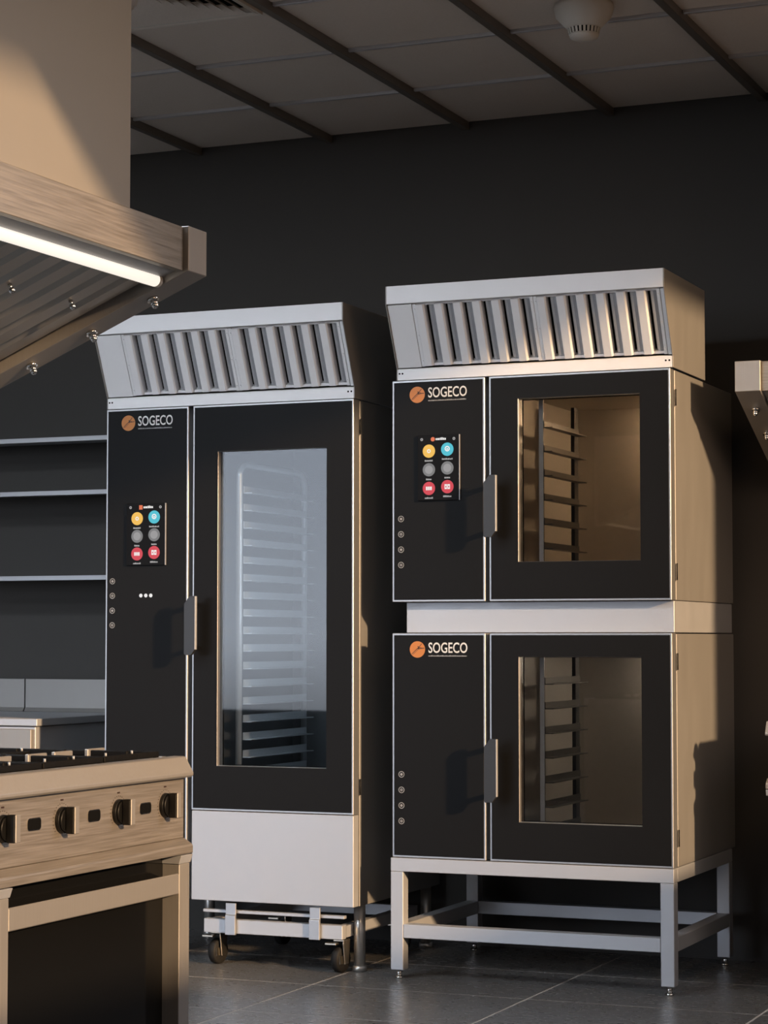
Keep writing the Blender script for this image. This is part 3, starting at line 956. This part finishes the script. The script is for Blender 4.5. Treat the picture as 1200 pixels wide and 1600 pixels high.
for k, (z, lab) in enumerate(((1.768, 'topmost of the three steel wall shelves left of the tall oven'), (1.572, 'middle one of the three steel wall shelves left of the tall oven'), (1.262, 'lowest of the three steel wall shelves left of the tall oven'))):
    s = thing('wall_shelf', lab, 'shelf', (-3.6, .56, z), 0, 'wall shelves')
    MB().box(0, 1.62, 0, .2395, 0.0145, .0165).box(0, 1.62, 0, .002, 0, .0145, .0006).build('shelf_board', M['steel'], s)
    for x in (.30, 1.50):
        MB().prism([(.2395, -.09), (.2395, .0140), (.03, .0140), (.22, -.09)], 'x', x, x + .004).build('bracket', M['bar_c'], s)

# ------------------------------------------------------------------ ceiling fittings
sd = thing('smoke_detector', 'cream plastic smoke detector with slotted nose on the ceiling, top right', 'detector', (-.129, -.419, ZC - .0042))
MB().lathe([(.0, 0), (.084, 0), (.086, -.012), (.080, -.036), (.052, -.066), (.047, -.070), (.0, -.070)][::-1], (0, 0, 0), 40).build('detector_base', M['cream'], sd)
MB().lathe([(.001, -.0705), (.044, -.0705), (.040, -.086), (.001, -.086)][::-1], (0, 0, 0), 40).build('slot_core', M['darkvoid'], sd)
mb = MB()
for k in range(24):
    a0 = 2 * math.pi * k / 24
    a1 = a0 + 2 * math.pi / 24 * .58
    t_ = bmesh.new()
    vs = []
    for r_, z_ in ((.0475, -.0705), (.0435, -.0865), (.0405, -.0865), (.0445, -.0705)):
        vs.append([t_.verts.new((r_ * math.cos(a), r_ * math.sin(a), z_)) for a in (a0, a1)])
    for i in range(4):
        t_.faces.new((vs[i][0], vs[i][1], vs[(i + 1) % 4][1], vs[(i + 1) % 4][0]))
    t_.faces.new([v[0] for v in vs]); t_.faces.new([v[1] for v in vs][::-1])
    bmesh.ops.recalc_face_normals(t_, faces=t_.faces[:])
    mb._merge(t_)
mb.build('slot_fin', M['cream'], sd)
MB().lathe([(.0, -.0868), (.0435, -.0868), (.040, -.096), (.024, -.103), (.0, -.105)][::-1], (0, 0, 0), 40).build('detector_cap', M['cream'], sd)

# unseen panels added out of view as cool and warm fill light
for i, x in enumerate((-2.80, -1.85, -0.90, 1.25)):
    for j, y in enumerate((-2.6, -4.1)):
        cl = thing('fill_panel', 'added unseen fill panel on the ceiling, %s of the row %s the ovens' % (('leftmost', 'second', 'third', 'warm-toned rightmost')[i], ('nearer', 'farther from')[j]), 'fill light', (x, y if i < 3 else y + 1.6, ZC - .0045), 0, 'added fill panels')
        MB().frame(-.30, .30, -.30, .30, -.275, .275, -.275, .275, -.012, 0.0).build('frame', M['cream'], cl).rotation_euler = (R(-90), 0, 0)
        MB().box(-.273, .273, -.273, .273, -.008, -.001).build('diffuser', M['fill_warm' if i == 3 else 'fill_cool'], cl)

dx0, dx1, dy0, dy1 = bx[2] + .0145, bx[3] - .0145, by[4] + .0085, by[3] - .0085
df = thing('air_diffuser', 'square louvred air diffuser set in the ceiling beside the flue casing', 'vent', ((dx0 + dx1) / 2, (dy0 + dy1) / 2, ZC - .026))
hw, hd = (dx1 - dx0) / 2, (dy1 - dy0) / 2
def ring(mb, ax, ay, bx_, by_, za, zb, th=.0016):
    """one tilted square louvre ring: from half-size (ax,ay) at za to (bx_,by_) at zb"""
    t_ = bmesh.new()
    L = []
    for (hx, hy, z) in ((ax, ay, za), (bx_, by_, zb), (bx_ - th, by_ - th, zb + th), (ax - th, ay - th, za + th)):
        L.append([t_.verts.new((sx * hx, sy * hy, z)) for sx, sy in ((-1, -1), (1, -1), (1, 1), (-1, 1))])
    for i in range(4):
        for k in range(4):
            t_.faces.new((L[i][k], L[i][(k + 1) % 4], L[(i + 1) % 4][(k + 1) % 4], L[(i + 1) % 4][k]))
    bmesh.ops.recalc_face_normals(t_, faces=t_.faces[:])
    mb._merge(t_)
    return mb
MB().box(-hw, hw, -hd, hd, .012, .016).build('plenum_plate', M['darkvoid'], df)
ring(ring(MB(), hw, hd, hw - .02, hd - .02, -.012, -.008), hw, hd, hw - .001, hd - .001, -.012, .011).build('rim', M['cream'], df)
for k in range(9):
    a = 1 - (k + 1) * .1
    ring(MB(), hw * a + .016, hd * a + .016, hw * a - .004, hd * a - .004, -.012, .006).build('louvre', M['tile_c'], df)
